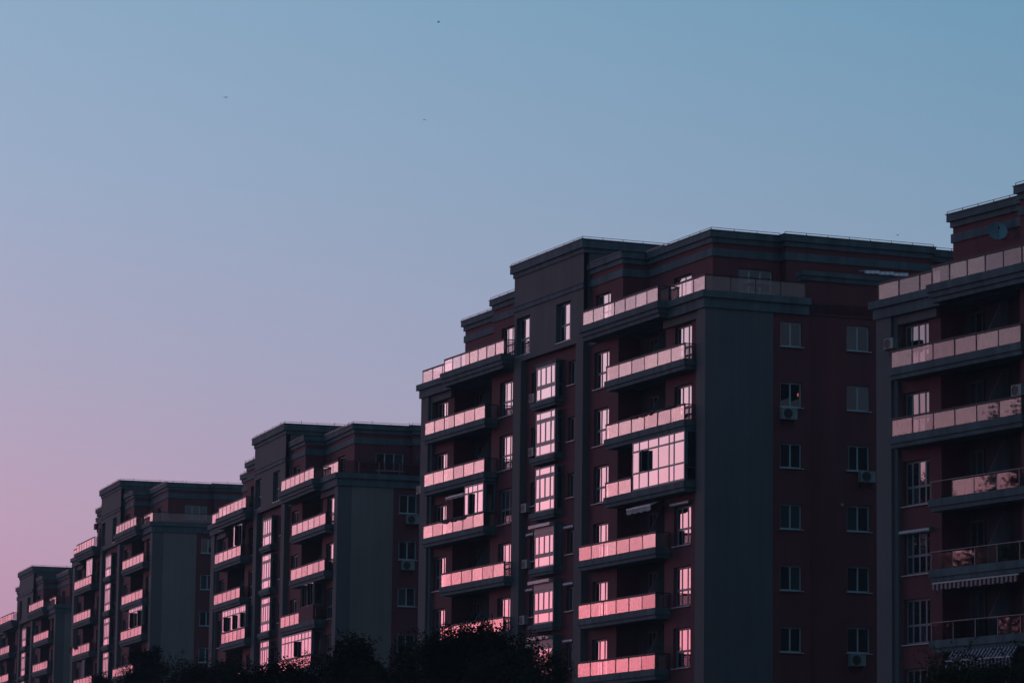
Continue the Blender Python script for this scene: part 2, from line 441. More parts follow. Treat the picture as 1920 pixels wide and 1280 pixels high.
            if sh or k == 7: s.glazing('glazing', 'u', -.10, 17.55, low, 2.55, gt-low, [.58, 1.27, 1.95], [], bar=.13, **gk)
            else:
                s.glazing('glazing', 'u', -.10, 17.55, low, 2.55, top-.46-low, [.58, 1.27, 1.95], [], bar=.13, **gk)
                s.glazing('glazing', 'u', -.10, 17.55, top-.456, 2.55, .456, [.55, 1.98], [], bar=.08, **gk)
            if sh:
                s.B('shutter', [(17.55, 20.1, -.11, -.05, gt+.005, top-.1)], FRAME, bay)
                s.B('shutter_box', [(17.7, 20.5, -.30, -.08, gt+.36, gt+.52)], SILL, bay)
                s.B('side_panel', [(17.5, 17.545, -.09, W, z, top)], T, bay)
            else:
                s.B('side_panel', [(17.5, 17.545, -.09, W, z, top)], GREYB if k != 7 else T, bay)
                s.glazing('side_glazing', 'w', 17.44, -.02, z+.02, .32, top-z-.06, [], [.6, 1.84] if top-z > 2 else [.65], dth=.05, bar=.035, parent=bay, sill=False)
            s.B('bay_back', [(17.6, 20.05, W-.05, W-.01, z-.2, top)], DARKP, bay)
        # tower head
        s.wall('u', .0, 14.27, 23.44, 26.9, 31.5, [(15.9, 17.8, 27.2, 29.23), (21.25, 23.1, 27.2, 29.23)], GREYB, depth=.3)
        for u0 in (15.9, 21.25):
            s.glazing('window', 'u', .24, u0, 27.2, 1.85, 2.03, [.62, 1.24], [.88], bar=.12)
        s.B('tower_head', [(14.275, 23.435, .31, 5.4, 26.9, 31.5), (14.28, 23.43, .004, .31, 26.88, 26.9)], GREYB)
        s.B('cornice', [(14.2, 23.5, -.07, 5.5, 31.44, 31.68)], T)
        s.B('cornice', [(14.08, 23.62, -.2, 5.6, 31.682, 32.09)], T)
        s.B('coping', [(14.04, 23.66, -.24, 5.64, 32.092, 32.13)], COPE)
        s.B('string_course', [(14.2, 23.5, -.07, .0, 29.60, 29.84), (14.17, 23.53, -.11, .0, 29.842, 29.875)], T)
        # terrace deck
        s.B('terrace_deck', [(-.24, 4.0, -.24, 5.5, 27.05, 27.38), (4.0, 14.26, .2, 5.6, 27.05, 27.38)], T)
        s.B('terrace_deck', [(-.10, 4.0, -.10, 5.45, 26.58, 27.046), (4.0, 14.26, .24, 5.5, 26.6, 27.046)], T)
        s.B('terrace_deck', [(3.8, 13.25, -.74, .24, 27.06, 27.39), (3.88, 13.17, -.64, .24, 26.84, 27.056), (3.96, 13.09, -.54, .24, 26.64, 26.836)], T)
        s.B('terrace_deck', [(32.2, 37.24, -.24, 5.5, 27.05, 27.38), (23.45, 32.2, .2, 5.6, 27.05, 27.38)], T)
        s.B('terrace_deck', [(32.2, 37.1, -.10, 5.45, 26.6, 27.046), (23.45, 32.2, .24, 5.5, 26.6, 27.046)], T)
        s.B('terrace_deck', [(22.95-.0+.5, 32.3, -.74, .24, 27.06, 27.39), (23.5, 32.22, -.64, .24, 26.84, 27.056), (23.6, 32.14, -.54, .24, 26.64, 26.836)], T)
        s.B('terrace_deck', [(.6, 36.9, 5.5, 17.9, 26.75, 27.3)], T)
        tr = s.B('terrace_railing', [(0-.02, 3.9, -.02, .02, 27.38, 27.41)], METAL)
        s.railing(.02, 3.84, .0, 27.40, 3, tr, h=.66, top=.72)
        s.side_rail(.0, .0, 5.3, 27.40, 4, tr, h=.66, top=.72)
        s.side_rail(3.95, -.5, .0, 27.40, 1, tr, h=.66, top=.72)
        tr2 = s.B('terrace_railing', [(4.0, 13.1, -.57, -.53, 27.39, 27.42)], METAL)
        s.railing(4.1, 13.05, -.55, 27.40, 7, tr2, h=.66, top=.72)
        tr3 = s.B('terrace_railing', [(23.5, 32.2, -.57, -.53, 27.39, 27.42)], METAL)
        s.railing(23.15+.3, 32.1, -.55, 27.40, 7, tr3, h=.66, top=.72)
        s.side_rail(23.45, -.5, .1, 27.40, 1, tr3, h=.66, top=.72)
        s.railing(32.25, 36.8, .0, 27.40, 3, tr3, h=.66, top=.72)
        s.side_rail(36.8, .0, 5.2, 27.40, 4, tr3, h=.66, top=.72)
        # penthouse
        pw = 1.75
        s.B('penthouse_wall', [(3.3, s.pl-.2, pw+.3, 5.44, 27.3, 30.6), (2.75, s.pl-.1, 5.46, 13.5, 27.3, 30.6)], R)
        s.wall('w', 2.85, pw, 5.42, 27.3, 30.6, [(3.15, 5.0, 27.95, 29.12)], R)
        s.wall('u', pw, 2.85, 10.3, 27.3, 30.6, [(5.2, 7.2, 27.4, 29.15)], R)
        s.glazing('window', 'u', pw+.16, 5.2, 27.4, 2.0, 1.75, [1.0], [])
        s.wall('u', pw, 27.4, s.pl-.2, 27.3, 30.6, [], R)
        s.wall('w', 2.3, 5.42, 13.5, 27.3, 30.6, [(6.4, 8.0, 27.9, 29.1)], R)
        s.glazing('window', 'w', 2.45, 6.4, 27.9, 1.6, 1.2, [.8], [], framemat=FRAMEL)
        s.glazing('window', 'w', 3.0, 3.15, 27.95, 1.85, 1.17, [.62, 1.22], [], bar=.08, curt=.5, framemat=FRAMEL)
        s.wall('u', .38, 10.25, 14.27, 27.3, 30.6, [(11.75, 13.6, 27.4, 29.12)], R)
        s.glazing('window', 'u', .54, 11.75, 27.4, 1.85, 1.72, [.62, 1.24], [.75])
        s.wall('w', 10.25, .38, pw, 27.3, 30.6, [], R)
        s.wall('u', .38, 23.44, 27.25, 27.3, 30.6, [(24.32, 26.1, 27.4, 29.12)], R)
        s.glazing('window', 'u', .54, 24.32, 27.4, 1.78, 1.72, [.6, 1.2], [.75])
        s.B('penthouse_wall', [(10.6, 14.27, .75, 5.4, 27.3, 30.6), (23.44, 27.2, .75, 5.4, 27.3, 30.6)], R)
        fp = [(2.85, s.pl-.2, pw, 5.42), (2.3, s.pl+.0, 5.42, 13.42), (10.25, 14.22, .38, pw+.4), (23.5, 27.25, .38, pw+.4), (2.9, s.pl-.3, 13.42, 17.6)]
        for (nm, za, zc, pr, mt) in (('band', 29.62, 30.0, .07, T), ('cornice', 30.28, 30.53, .09, T), ('cornice', 30.532, 30.84, .2, T), ('coping', 30.842, 30.875, .24, COPE)):
            bl = []
            for n_, (a, b, c, d_) in enumerate(fp):
                e = .0015*n_
                bl.append((a-pr+e, b+pr-e, c-pr+e, d_+pr-e, za+e, zc-e))
            # keep the front bands clear of the tower
            s.B(nm, bl, mt)
        s.B('penthouse_wall', [(a+.02, b-.02, c+.02, d_-.02, 29.9+.002*i, 30.5) for i, (a, b, c, d_) in enumerate(fp)], R)
        # lightning wires on the parapets
        wl = []
        def wire(u0, w0, u1, w1, z):
            n = max(2, int(math.hypot(u1-u0, w1-w0)/1.1))
            if abs(u1-u0) > abs(w1-w0): wl.append((min(u0, u1), max(u0, u1), w0-.012, w0+.012, z+.09, z+.115))
            else: wl.append((u0-.012, u0+.012, min(w0, w1), max(w0, w1), z+.09, z+.115))
            for i in range(n+1):
                t = i/n; uu = u0+(u1-u0)*t; ww = w0+(w1-w0)*t
                wl.append((uu-.014, uu+.014, ww-.014, ww+.014, z-.01, z+(.2 if i % 2 and s.tick else .09)))
        wire(14.12, -.15, 23.6, -.15, 32.13); wire(14.12, -.15, 14.12, 5.5, 32.13)
        wire(2.7, 1.6, 10.1, 1.6, 30.875); wire(2.7, 1.6, 2.7, 5.3, 30.875); wire(2.15, 5.3, 2.15, 13.5, 30.875); wire(2.75, 13.5, 2.75, 17.6, 30.875)
        wire(27.4, 1.6, s.pl, 1.6, 30.875); wire(23.6, .2, 27.3, .2, 30.875)
        s.B('lightning_wire', wl, BSTEEL)
        # gable side
        s.B('gable_wall', [(0.003, .5, .01, 3.59, base, 26.59)], GREYN if s.tick else GREY)
        sw = [(3.99, 5.14, 25.0-s.H*(7-k), 26.2-s.H*(7-k)) for k in rows]
        s.wall('w', .05, 3.59, 5.58, base, 26.6, sw, R, depth=.2)
        for h in sw: s.glazing('window', 'w', .17, h[0], h[2], h[1]-h[0], h[3]-h[2], [(h[1]-h[0])*.5], [], bar=.075, curt=.25, framemat=FRAMEL)
        s.B('light_block_fill', [(.3, 1.7, 5.2, 5.58, base, 26.6), (.9, 1.7, 5.58, 17.6, base, 26.9), (.6, 1.7, 3.6, 5.2, base, 26.6)], DARKP)  # more unseen fill added behind the gable to block light
        rw = [(7.84, 9.08, 25.12-s.H*(7-k), 26.36-s.H*(7-k)) for k in rows]
        s.wall('w', .6, 5.58, 12.5, base, 28.5, rw, R, depth=.2)
        for h in rw: s.glazing('window', 'w', .72, h[0], h[2], h[1]-h[0], h[3]-h[2], [(h[1]-h[0])*.5], [], bar=.075, curt=.25, framemat=FRAMEL)
        s.B('parapet_wall', [(.62, 1.0, 5.5, 12.5, 26.7, 28.4)], R)
        s.B('cornice', [(.50, 1.1, 5.45, 12.6, 28.38, 28.6), (.40, 1.15, 5.36, 12.7, 28.602, 28.82)], T)
        s.B('string_course', [(.54, .6, 5.6, 12.5, 26.72, 26.80)], R)
        s.B('gable_wall', [(.05, .5, 12.5, 18.0, base, 26.6)], GREY)

blocks = {}
def block(key, *a, **k):
    b = Block(*a, **k); blocks[key] = b; return b
b2 = block(2, 'largest apartment block right of centre with a glazed box balcony and a long blank gable', 9.096, 165.774, 0.0, 22.556, 3, 1)
b2.shutters = {4: 1, 3: 1, 2: 1}
b1 = block(1, 'nearest apartment block cut off by the right edge with a satellite dish on its penthouse', 33.239, 117.769, -2.983, 28.568, 2, 2, pl=34.0, cols=4)
b3 = block(3, 'middle apartment block left of the largest one with a red boxed-in balcony', -10.726, 220.54, -2.736, 16.947, 2, 2)
b4 = block(4, 'second apartment block from the left with its roof below the pink part of the sky', -28.456, 282.749, .123, 16.631, 3, 2)
b5 = block(5, 'farthest and smallest apartment block at the lower left edge', -43.194, 339.489, -2.384, 16.382, 2, 3)
b4.root['label'] = 'second apartment block from the left with a dark box hanging on its tower edge'
for b in blocks.values(): b.build()

RW, RN = (1.34, 10.40), (4.45, 13.60)          # right wing: upper and lower balcony positions
LW, LN = (26.35, 35.30), (23.40, 32.45)        # left wing
for key, b in blocks.items():
    for k in b.rows:
        wide = k > 7 - b.nwide
        steel = key == 1 and k <= 5
        if key == 3 and k == 5:                 # red closet on part of the balcony
            z = b.zg(5)
            sl = b.balcony(5, 3.6, 12.95, only=(7.9, 12.95, 4))
            b.B('boxed_wall', [(4.1, 7.85, -.44, .28, z, z+.95)], RED, sl)
            b.glazing('glazed_enclosure', 'u', -.40, 4.3, z+.95, 2.9, 1.45, [.75, 1.5, 2.2], [], bar=.06, sill=False, dark=((1, 0), (3, 0)), curt=0)
            b.glazing('glazed_side', 'w', 4.22, -.35, z+.95, .6, 1.45, [], [], sill=False)
        else:
            r = RW if wide else RN
            only = None
            if key == 2 and k == 5: only = (7.35, 10.4, 2)
            b.balcony(k, r[0], r[1], only=only)
        r = LW if wide else LN
        if key == 3: r = (25.3, 33.7) if wide else (22.45+1.0, 30.9)
        if key == 4: r = (25.0, 33.5) if wide else LN
        if key == 1 and wide: r = (26.2, 35.25)
        b.balcony(k, r[0], r[1], steel=steel, missing=(5,) if (key == 1 and k == 5) else ())
# glazed-in balconies
z = b2.zg(5)
b2.enclosure(5, 1.34, 7.30, z+.02, z+2.42, [1.2, 1.75, 2.95, 4.1, 5.15], [.84, 1.90], dark=((4, 1),))
b2.enclosure(5, 26.5, 29.25, z+.72, z+2.36, [.85, 1.55, 2.2], [1.2], dark=((2, 0),))
z = b3.zg(7); b3.enclosure(7, 25.2, 27.9, z+.7, z+2.2, [.8, 1.9], [], dark=((1, 0),), side=False)
z = b3.zg(5); b3.enclosure(5, 23.5, 30.9, z+.02, z+2.3, [.55, 1.4, 2.0, 3.2, 3.9, 4.9, 5.6, 6.6], [.75, 1.8], dark=((1, 1), (4, 1), (7, 1)))
z = b3.zg(4); b3.enclosure(4, 4.5, 12.7, z+.02, z+2.3, [.9, 1.8, 2.7, 3.6, 4.5, 5.4, 6.3, 7.2], [.75, 1.8], dark=((4, 1),))
z = b4.zg(7); b4.enclosure(7, 24.9, 27.9, z+.7, z+2.2, [.75, 1.5, 2.2], [], side=False)
z = b4.zg(5); b4.enclosure(5, 1.4, 7.2, z+.7, z+2.35, [.7, 1.5, 2.1, 3.1, 3.7, 4.8], [1.3], dark=((1, 0), (5, 0)))
# glass canopy over the terrace behind the recess (b2), its sky reflection painted as pale colour
cl = thing('roof_canopy', 'pale ridged canopy on the roof terrace edge of the largest block', 'canopy', b2.world(1.2, 9.1, 29.18), b2.a + pi/2)
CANOPY_SHEEN = paint('sky_sheen_canopy_sheet', (.55, .62, .66), rough=.5, var=.5, streak=.3, scale=2.5)
for i in range(9): link('sheet', cached('sheet', lambda: boxes('sheet', [(-.10, .5, -.27, .0, .0, .03), (-.12, -.10, -.27, .0, -.10, .05)], CANOPY_SHEEN)), cl, (0, -.265*i, .015*(i % 3)), (0, radians(-8), 0))
for i in range(3): link('strut', cached('strut', lambda: boxes('strut', [(.1, .14, -.02, .02, -.5, 0)], METAL)), cl, (0, -.15-1.0*i, 0))

# ------------------------------------------------------------------ things fixed to or lying on the blocks
def ac_unit(b, u, w, z, label, face='front', s=1.0, dark=False):
    if face == 'front': s = .85
    p = b.world(u, w, z); rz = b.a if face == 'front' else b.a + pi/2
    t = thing('air_conditioner', label, 'air conditioner', p, rz, 'air conditioners on the facades')
    t.scale = (s, s, s)
    # local: faces -x (front) ; for the gable it faces -u
    body = cached(('ac', dark), lambda: boxes('casing', [(-.28, 0, -.40, .40, 0, .54), (-.30, -.28, -.39, .39, .01, .53)], WHITEP if not dark else BLACKP))
    def fan():
        V, Fc = lathe([(-.004, .0), (-.004, .05), (0, .06), (0, .19), (-.012, .20), (-.012, .23), (0, .235)], 20)
        return mesh_from('fan_grille', V, Fc, BLACKP)
    o = link('casing', body, t); link('fan_grille', cached('fan', fan), t, (-.306, .1, .27))
    br = cached('acbr', lambda: boxes('bracket', [(-.3, .1, -.33, -.29, -.05, -.005), (-.3, .1, .29, .33, -.05, -.005), (-.01, .03, -.33, -.29, -.3, -.05), (-.01, .03, .29, .33, -.3, -.05)], METAL))
    link('bracket', br, t)
    return t
# gable faces look along -u : rotate so that local -x points to -u  (local x -> +u)
ac_unit(b2, -.02, 4.32, 21.48, 'white air conditioner under the gable window with the tiny red lamp', 'side')
ac_unit(b2, .53, 8.8, 18.78, 'white air conditioner under the right-hand window column of the dark red recess', 'side')
ac_unit(b2, .53, 8.25, 10.0, 'dim air conditioner low in the dark red recess near the bottom edge', 'side')
ac_unit(b2, 21.08, .3, 24.52, 'air conditioner beside the topmost bay window of the largest block')
ac_unit(b2, 21.1, .3, 21.68, 'air conditioner beside the second bay window from the top of the largest block')
ac_unit(b2, 22.0, .3, 18.82, 'air conditioner beside the third bay window from the top of the largest block')
ac_unit(b2, 21.8, .3, 15.86, 'air conditioner beside the fourth bay window from the top of the largest block')
ac_unit(b2, 22.05, .3, 12.95, 'air conditioner beside the lowest clearly seen bay window of the largest block')
ac_unit(b2, 37.25, .25, 21.2, 'air conditioner on the far left edge of the largest block')
ac_unit(b1, 35.7, -.02, 25.18, 'air conditioner on the nearest block\'s grey pier, left of its top window')
ac_unit(b1, 27.2, .3, 22.25, 'air conditioner cut off by the right edge, at the end of the second balcony')
ac_unit(b3, -.0, 4.8, 24.35, 'air conditioner under the top gable window of the middle block', 'side')
ac_unit(b3, -.0, 4.55, 21.46, 'air conditioner under the second gable window of the middle block', 'side')
ac_unit(b4, 24.6, -.1, 28.95, 'dark box unit sticking out of the tower edge against the pink sky', 'front', dark=True)

b2.B('drain_pipe', [(.555, .59, 7.90, 7.935, 19.4, 20.55), (.5, .58, 7.47, 7.62, 17.6, 17.72)], WHITEP)
def roller_box(b, u0, u1, w, z, label):
    p = b.world(u0, w, z)
    t = thing('roller_blind_box', label, 'blind box', p, b.a, 'blind boxes above windows')
    V, Fc = [], []
    tube(V, Fc, (-.09, 0, .08), (-.09, u1-u0, .08), .085, .085, 12)
    link('casing', mesh_from('casing', V, Fc, SILL), t)
    link('end_cap', boxes('end_cap', [(-.19, .0, -.02, 0, -.02, .18), (-.19, .0, u1-u0, u1-u0+.02, -.02, .18)], FRAME), t)
    return t
roller_box(b2, 2.1, 4.2, .33, 17.5, 'pale blind box above the tall window right of the awning balcony')
roller_box(b2, 15.7, 16.95, .33, 17.5, 'blind box above the small tower window level with the folded awning')
roller_box(b2, 15.7, 16.95, .33, 14.6, 'blind box above the small tower window second from the folded awning down')
roller_box(b2, 15.7, 16.95, .33, 11.7, 'blind box above the lowest small tower window of the largest block')
roller_box(b1, 33.4, 35.6, .33, 17.3, 'pale roller blind box over the tall window at the right edge building')
for i, k in enumerate((4, 3, 2)):
    roller_box(b2, 20.9, 21.9, .33, b2.zg(k)+1.95, ['upper', 'middle', 'lowest'][i] + ' short blind box left of the bay windows with shutters')

def awning(b, u0, u1, z, proj, drop, mat, label, val=.25, w0=-.35):
    p = b.world(u0, w0, z)
    t = thing('awning', label, 'awning', p, b.a, 'awnings on the balconies')
    L = u1-u0; nseg = max(6, int(L/.35)); V, Fc = [], []
    for i in range(nseg+1):
        y = L*i/nseg; sg = .03*sin(i*1.9)
        V += [(0, y, 0), (-proj*.5, y, -drop*.5-.02+sg*.4), (-proj, y, -drop+sg*.3), (-proj-.01, y, -drop-val-(.05 if i % 2 else 0))]
    for i in range(nseg):
        for j in range(3):
            a = i*4+j; Fc.append((a, a+1, a+5, a+4))
    link('canvas', mesh_from('canvas', V, Fc, mat), t)
    link('front_bar', boxes('front_bar', [(-proj-.03, -proj+.02, 0, L, -drop-.02, -drop+.04)], SILL), t)
    Va, Fa = [], []
    for y in (.15, L-.15): tube(Va, Fa, (0, y, -.5), (-proj, y, -drop), .015, .015, 6)
    link('arm', mesh_from('arm', Va, Fa, METAL), t)
    return t
awning(b1, 26.35, 32.2, 15.05, .12, .06, STRIPE_R, 'red and cream striped awning rolled low under a balcony at the right edge', .24, w0=-.42)
awning(b1, 26.5, 31.0, 12.2, .35, .45, STRIPE_B, 'dark and pale striped sun awning hanging behind the bottom right tree', .35, w0=-.42)
awning(b2, 4.9, 7.7, 17.85, .45, .22, AWN_W, 'half folded pale awning under the glazed box balcony', .22, w0=-.05)
awning(b2, 29.3, 32.0, 20.6, .2, .15, AWN_W, 'narrow pale awning beside the small glazed balcony on the left wing', .1, w0=-.2)

def cloth(b, u0, u1, z, mat, label, drop=.3, w=-.46, name='laundry', cat='laundry', amp=.12, up=.02):
    p = b.world(u0, w, z)
    n = 18; V, Fc = [], []; L = u1-u0
    for i in range(n+1):
        y = L*i/n
        dd = drop*(.45+.55*abs(sin(i*.9+u0)))*(.7 if i in (0, n) else 1)
        x = .02*sin(i*1.7)
        V += [(.10, y, -drop*.4), (.03, y, up+.02*sin(i*1.3)), (-.03+x, y, up-.01), (-.04+x, y, -dd*.6), (-.035+x*1.4, y, -dd-amp*abs(sin(i*.5)))]
    for i in range(n):
        for j in range(4):
            a = i*5+j; Fc.append((a, a+1, a+6, a+5))
    o = link(name, mesh_from(name, V, Fc, mat), loc=p); o.rotation_euler = (0, 0, b.a)
    return tag(o, label, cat)
cloth(b2, 4.7, 7.4, b2.zg(6)+.77, CLOTH_R, 'dark red washing draped over the railing above the glazed box balcony', .10, amp=.05)
cloth(b2, 2.3, 3.6, b2.zg(6)+.77, CLOTH_D, 'dark washing draped at the right end of the second balcony row', .08, amp=.04)
cloth(b2, 28.9, 32.4, b2.zg(5)+.77, CLOTH_D, 'dark blanket over the railing left of the small glazed balcony', .16, amp=.08)
cloth(b4, 31.2, 32.2, b4.zg(5)+.77, CLOTH_D, 'dark cloth over the railing of a far balcony at lower left', .25, w=-.47)
cloth(b4, 27.6, 29.0, b4.zg(4)+2.3, CLOTH_P, 'pale pink curtain hanging slanted in a far balcony at lower left', 1.7, w=-.3, name='hanging_curtain', cat='curtain')
cloth(b4, 34.9, 35.6, b4.zg(5)+.9, CLOTH_R, 'small red cloth hung out at the corner of the second block from the left', .6, w=-.3, name='red_cloth', cat='cloth')

# satellite dish
p = b1.world(30.17, 1.72, 29.5)
t = thing('satellite_dish', 'grey satellite dish on the penthouse wall of the nearest block', 'satellite dish', p, b1.a)
V, Fc = lathe([(.0, 0.0001), (.012, .12), (.045, .24), (.10, .35), (.135, .41), (.12, .41), (.03, .25), (-.01, .10), (-.015, 0.0001)], 28)
dish = link('reflector', mesh_from('reflector', [(-x, y, z) for x, y, z in V], Fc, paint('dish_grey', (.13, .25, .29), rough=.5)), t, (-.35, 0, 0), (0, radians(20), radians(62)))
Va, Fa = [], []
tube(Va, Fa, (-.0, 0, -.25), (-.33, 0, -.25), .025, .025); tube(Va, Fa, (-.33, 0, -.25), (-.33, 0, .02), .025, .025)
link('bracket', mesh_from('bracket', Va, Fa, METAL), t)
Va, Fa = [], []
tube(Va, Fa, (-.02, 0, -.40), (-.42, 0, -.05), .012, .012, 6); tube(Va, Fa, (-.40, 0, -.08), (-.50, 0, .0), .04, .03, 8)
link('feed_arm', mesh_from('feed_arm', Va, Fa, BLACKP), dish)
V, Fc = lathe([(0, .0001), (-.03, .10), (-.06, .0001)], 14)
o = link('floodlight', mesh_from('floodlight', V, Fc, BLACKP), loc=b1.world(29.2, 1.6, 29.2)); o.rotation_euler = (0, 0, b1.a)
tag(o, 'small round floodlight right of the satellite dish', 'floodlight')

# tiny red lamp burning behind a gable window
m, tt, oo = new_mat('red_lamp_glow'); e = tt.nodes.new('ShaderNodeEmission'); e.inputs[0].default_value = (1, .25, .16, 1); e.inputs[1].default_value = .5
tt.links.new(e.outputs[0], oo.inputs[0])
V, Fc = lathe([(-.10, .001), (-.06, .018), (0, .027), (.05, .02), (.10, .001)], 10, 'z')
o = link('lamp', mesh_from('lamp', V, Fc, m), loc=b2.world(.155, 4.98, 22.74))
tag(o, 'tiny glowing red lamp in the upper gable window above an air conditioner', 'lamp')

# planters and clutter on balconies at the right edge
def plant(b, u, w, z, s, label):
    t = thing('potted_plant', label, 'plant', b.world(u, w, z), 0, 'potted plants on the balconies')
    V, Fc = lathe([(0, .09), (.22, .13), (.24, .14), (.24, .11)], 12, 'z')
    link('pot', mesh_from('pot', V, Fc, paint('terracotta', (.25, .09, .06))), t)
    V, Fc = [], []
    rr = random.Random(int(u*100))
    for i in range(160):
        a = rr.uniform(0, 2*pi); h = rr.uniform(.2, .2+s); r = rr.uniform(0, s*.45)
        c = Vector((r*cos(a), r*sin(a), h)); q = Vector((rr.gauss(0, 1), rr.gauss(0, 1), rr.gauss(0, 1))).normalized()*.06
        r_ = q.orthogonal().normalized()*.03; n = len(V)
        V += [tuple(c-q), tuple(c+r_), tuple(c+q), tuple(c-r_)]; Fc.append((n, n+1, n+2, n+3))
    link('leaves', mesh_from('leaves', V, Fc, paint('plant_green', (.03, .07, .03))), t)
plant(b1, 27.9, .0, b1.zg(4), .45, 'bushy potted plant behind the plain railing in the fourth balcony at the right edge')
plant(b1, 29.6, .0, b1.zg(4), .3, 'small potted plant left of the bushy one behind the plain railing')
plant(b1, 26.6, -.1, b1.zg(4), .6, 'tall potted plant at the right end behind the plain railing')
plant(b2, 5.0, .0, b2.zg(2), .9, 'leafy dark plant at the right end of the lowest balcony on the largest block')
plant(b3, 25.2, .2, 27.4, .3, 'tiny plant on the roof terrace of the middle block')
for (b, u, w, z, l) in ((b3, 1.2, 2.2, 27.4, 'dark garden table on the gable terrace of the middle block'), (b4, 1.0, 1.6, 27.4, 'dark garden table on the gable terrace of the second block from the left'), (b2, 1.5, 3.4, 27.4, 'dark garden table by the gable terrace window of the largest block')):
    t = thing('garden_table', l, 'table', b.world(u, w, z), b.a)
    link('table_top', cached('tt', lambda: boxes('table_top', [(-.5, .5, -.35, .35, .70, .74)], METAL)), t)
    for (sx, sy) in ((-.44, -.3), (.44, -.3), (-.44, .3), (.44, .3)):
        link('leg', cached('tl', lambda: boxes('leg', [(-.02, .02, -.02, .02, 0, .70)], METAL)), t, (sx, sy, 0))

# ------------------------------------------------------------------ trees
def px_ray(x, y):
    return Fv + R2*((x-960)/6673.0) + U2*(-(y-640)/6673.0)
def crown_mesh(seed, mat, n=15000, R=3.2, Hc=5.2, leaf=.17, loose=.0):
    rr = random.Random(seed); V, Fc = [], []
    blobs = []
    for i in range(26):
        a = rr.uniform(0, 2*pi); h = rr.uniform(.12, 1.0); r = R*(.30+.62*rr.random())*sqrt(max(.05, 1-(h*1.0-.35)**2*1.6))
        blobs.append((Vector((r*cos(a)*.8, r*sin(a)*.8, (h-1)*Hc)), rr.uniform(.55, 1.25)))
    blobs.append((Vector((0, 0, -.9)), 1.1)); blobs.append((Vector((0, 0, -Hc*.5)), 2.2)); blobs.append((Vector((.4, 0, -.55)), .6))
    tw = [b for b in blobs]
    for i in range(n):
        c, r = tw[rr.randrange(len(tw))]
        dv = Vector((rr.gauss(0, 1), rr.gauss(0, 1), rr.gauss(0, 1))).normalized()
        p = c + dv*r*(rr.random()**.4)*(1.0 if rr.random() > .06 else rr.uniform(1.05, 1.45)); p.z -= r*.25 if rr.random() < .3 else 0
        q = Vector((rr.gauss(0, 1), rr.gauss(0, 1), rr.gauss(0, .8))).normalized()*leaf*rr.uniform(.6, 1.25)*.5
        r_ = q.orthogonal().normalized()*leaf*rr.uniform(.22, .40); m_ = len(V)
        V += [tuple(p-q), tuple(p+r_), tuple(p+q), tuple(p-r_)]; Fc.append((m_, m_+1, m_+2, m_+3))
    # twigs poking out of the outline
    for i in range(90):
        c, r = tw[rr.randrange(len(tw)-3)]
        dv = Vector((rr.gauss(0, .7), rr.gauss(0, .7), abs(rr.gauss(.5, .6)))).normalized()
        p0 = c + dv*r*.7; p1 = c + dv*r*rr.uniform(1.15, 1.5)
        tube(V, Fc, p0, p1, .012, .006, 3)
        for j in range(9):
            p = p0.lerp(p1, rr.uniform(.4, 1.0)) + Vector((rr.gauss(0, .07), rr.gauss(0, .07), rr.gauss(0, .07)))
            q = Vector((rr.gauss(0, 1), rr.gauss(0, 1), rr.gauss(0, .8))).normalized()*leaf*.45
            r_ = q.orthogonal().normalized()*leaf*.25; m_ = len(V)
            V += [tuple(p-q), tuple(p+r_), tuple(p+q), tuple(p-r_)]; Fc.append((m_, m_+1, m_+2, m_+3))
    top = sorted(v[2] for v in V)[int(len(V)*.9975)]
    V = [(a, b, c-top) for a, b, c in V]
    return mesh_from('crown', V, Fc, mat)
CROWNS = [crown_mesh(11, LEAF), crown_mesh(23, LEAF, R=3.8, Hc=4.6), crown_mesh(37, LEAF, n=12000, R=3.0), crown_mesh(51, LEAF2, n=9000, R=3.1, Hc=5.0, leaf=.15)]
def trunk_mesh(hh, seed):
    rr = random.Random(seed); V, Fc = [], []
    tube(V, Fc, (0, 0, 0), (.1, .05, hh*.5), .20, .15, 10); tube(V, Fc, (.1, .05, hh*.48), (0, 0, hh*.8), .15, .07, 8)
    for i in range(7):
        a = i*2.4; z0 = hh*rr.uniform(.42, .62)
        tube(V, Fc, (.08, .04, z0), (cos(a)*rr.uniform(1.2, 2.2), sin(a)*rr.uniform(1.2, 2.2), z0+rr.uniform(1.2, 2.6)), .08, .02, 6)
    return mesh_from('trunk', V, Fc, BARK)
def tree(x, y, depth, v, sc, label, rot=0, name='tree', group='dark trees along the bottom edge'):
    """(x, y): where the very top of the crown shows in the photograph"""
    P = px_ray(x, y)*depth
    return tree_at(P, v, sc, label, rot, name, group)
def tree_at(P, v, sc, label, rot=0, name='tree', group=None):
    t = thing(name, label, 'tree', (P.x, P.y, GZ), rot, group)
    hh = P.z - GZ
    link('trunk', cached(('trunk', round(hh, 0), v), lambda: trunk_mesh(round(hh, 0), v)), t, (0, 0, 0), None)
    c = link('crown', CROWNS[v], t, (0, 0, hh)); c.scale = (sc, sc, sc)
    return t
tree(268, 1212, 190, 2, .62, 'small round tree in front of the second block from the left')
tree(350, 1230, 185, 1, .8, 'low bushy tree left of the blank gable of the middle block', 1)
tree(440, 1236, 180, 0, .8, 'low tree just left of the middle block\'s bay windows', 2)
tree(205, 1262, 200, 0, .6, 'low shrub-like tree at the foot of the second block from the left', 2.5)
tree(560, 1226, 150, 1, .7, 'tree covering the lower bay windows of the middle block', 4)
tree(655, 1194, 148, 0, .85, 'tree rising in front of the middle block\'s blank gable', 5)
tree(770, 1196, 142, 2, .82, 'tree below the gap between the middle and the largest block', .6)
tree(850, 1178, 138, 1, .9, 'broad tree hiding the lower left corner of the largest block', 1.6)
tree(945, 1164, 134, 0, .85, 'tallest of the dark trees, left of the bay windows of the largest block', 2.9)
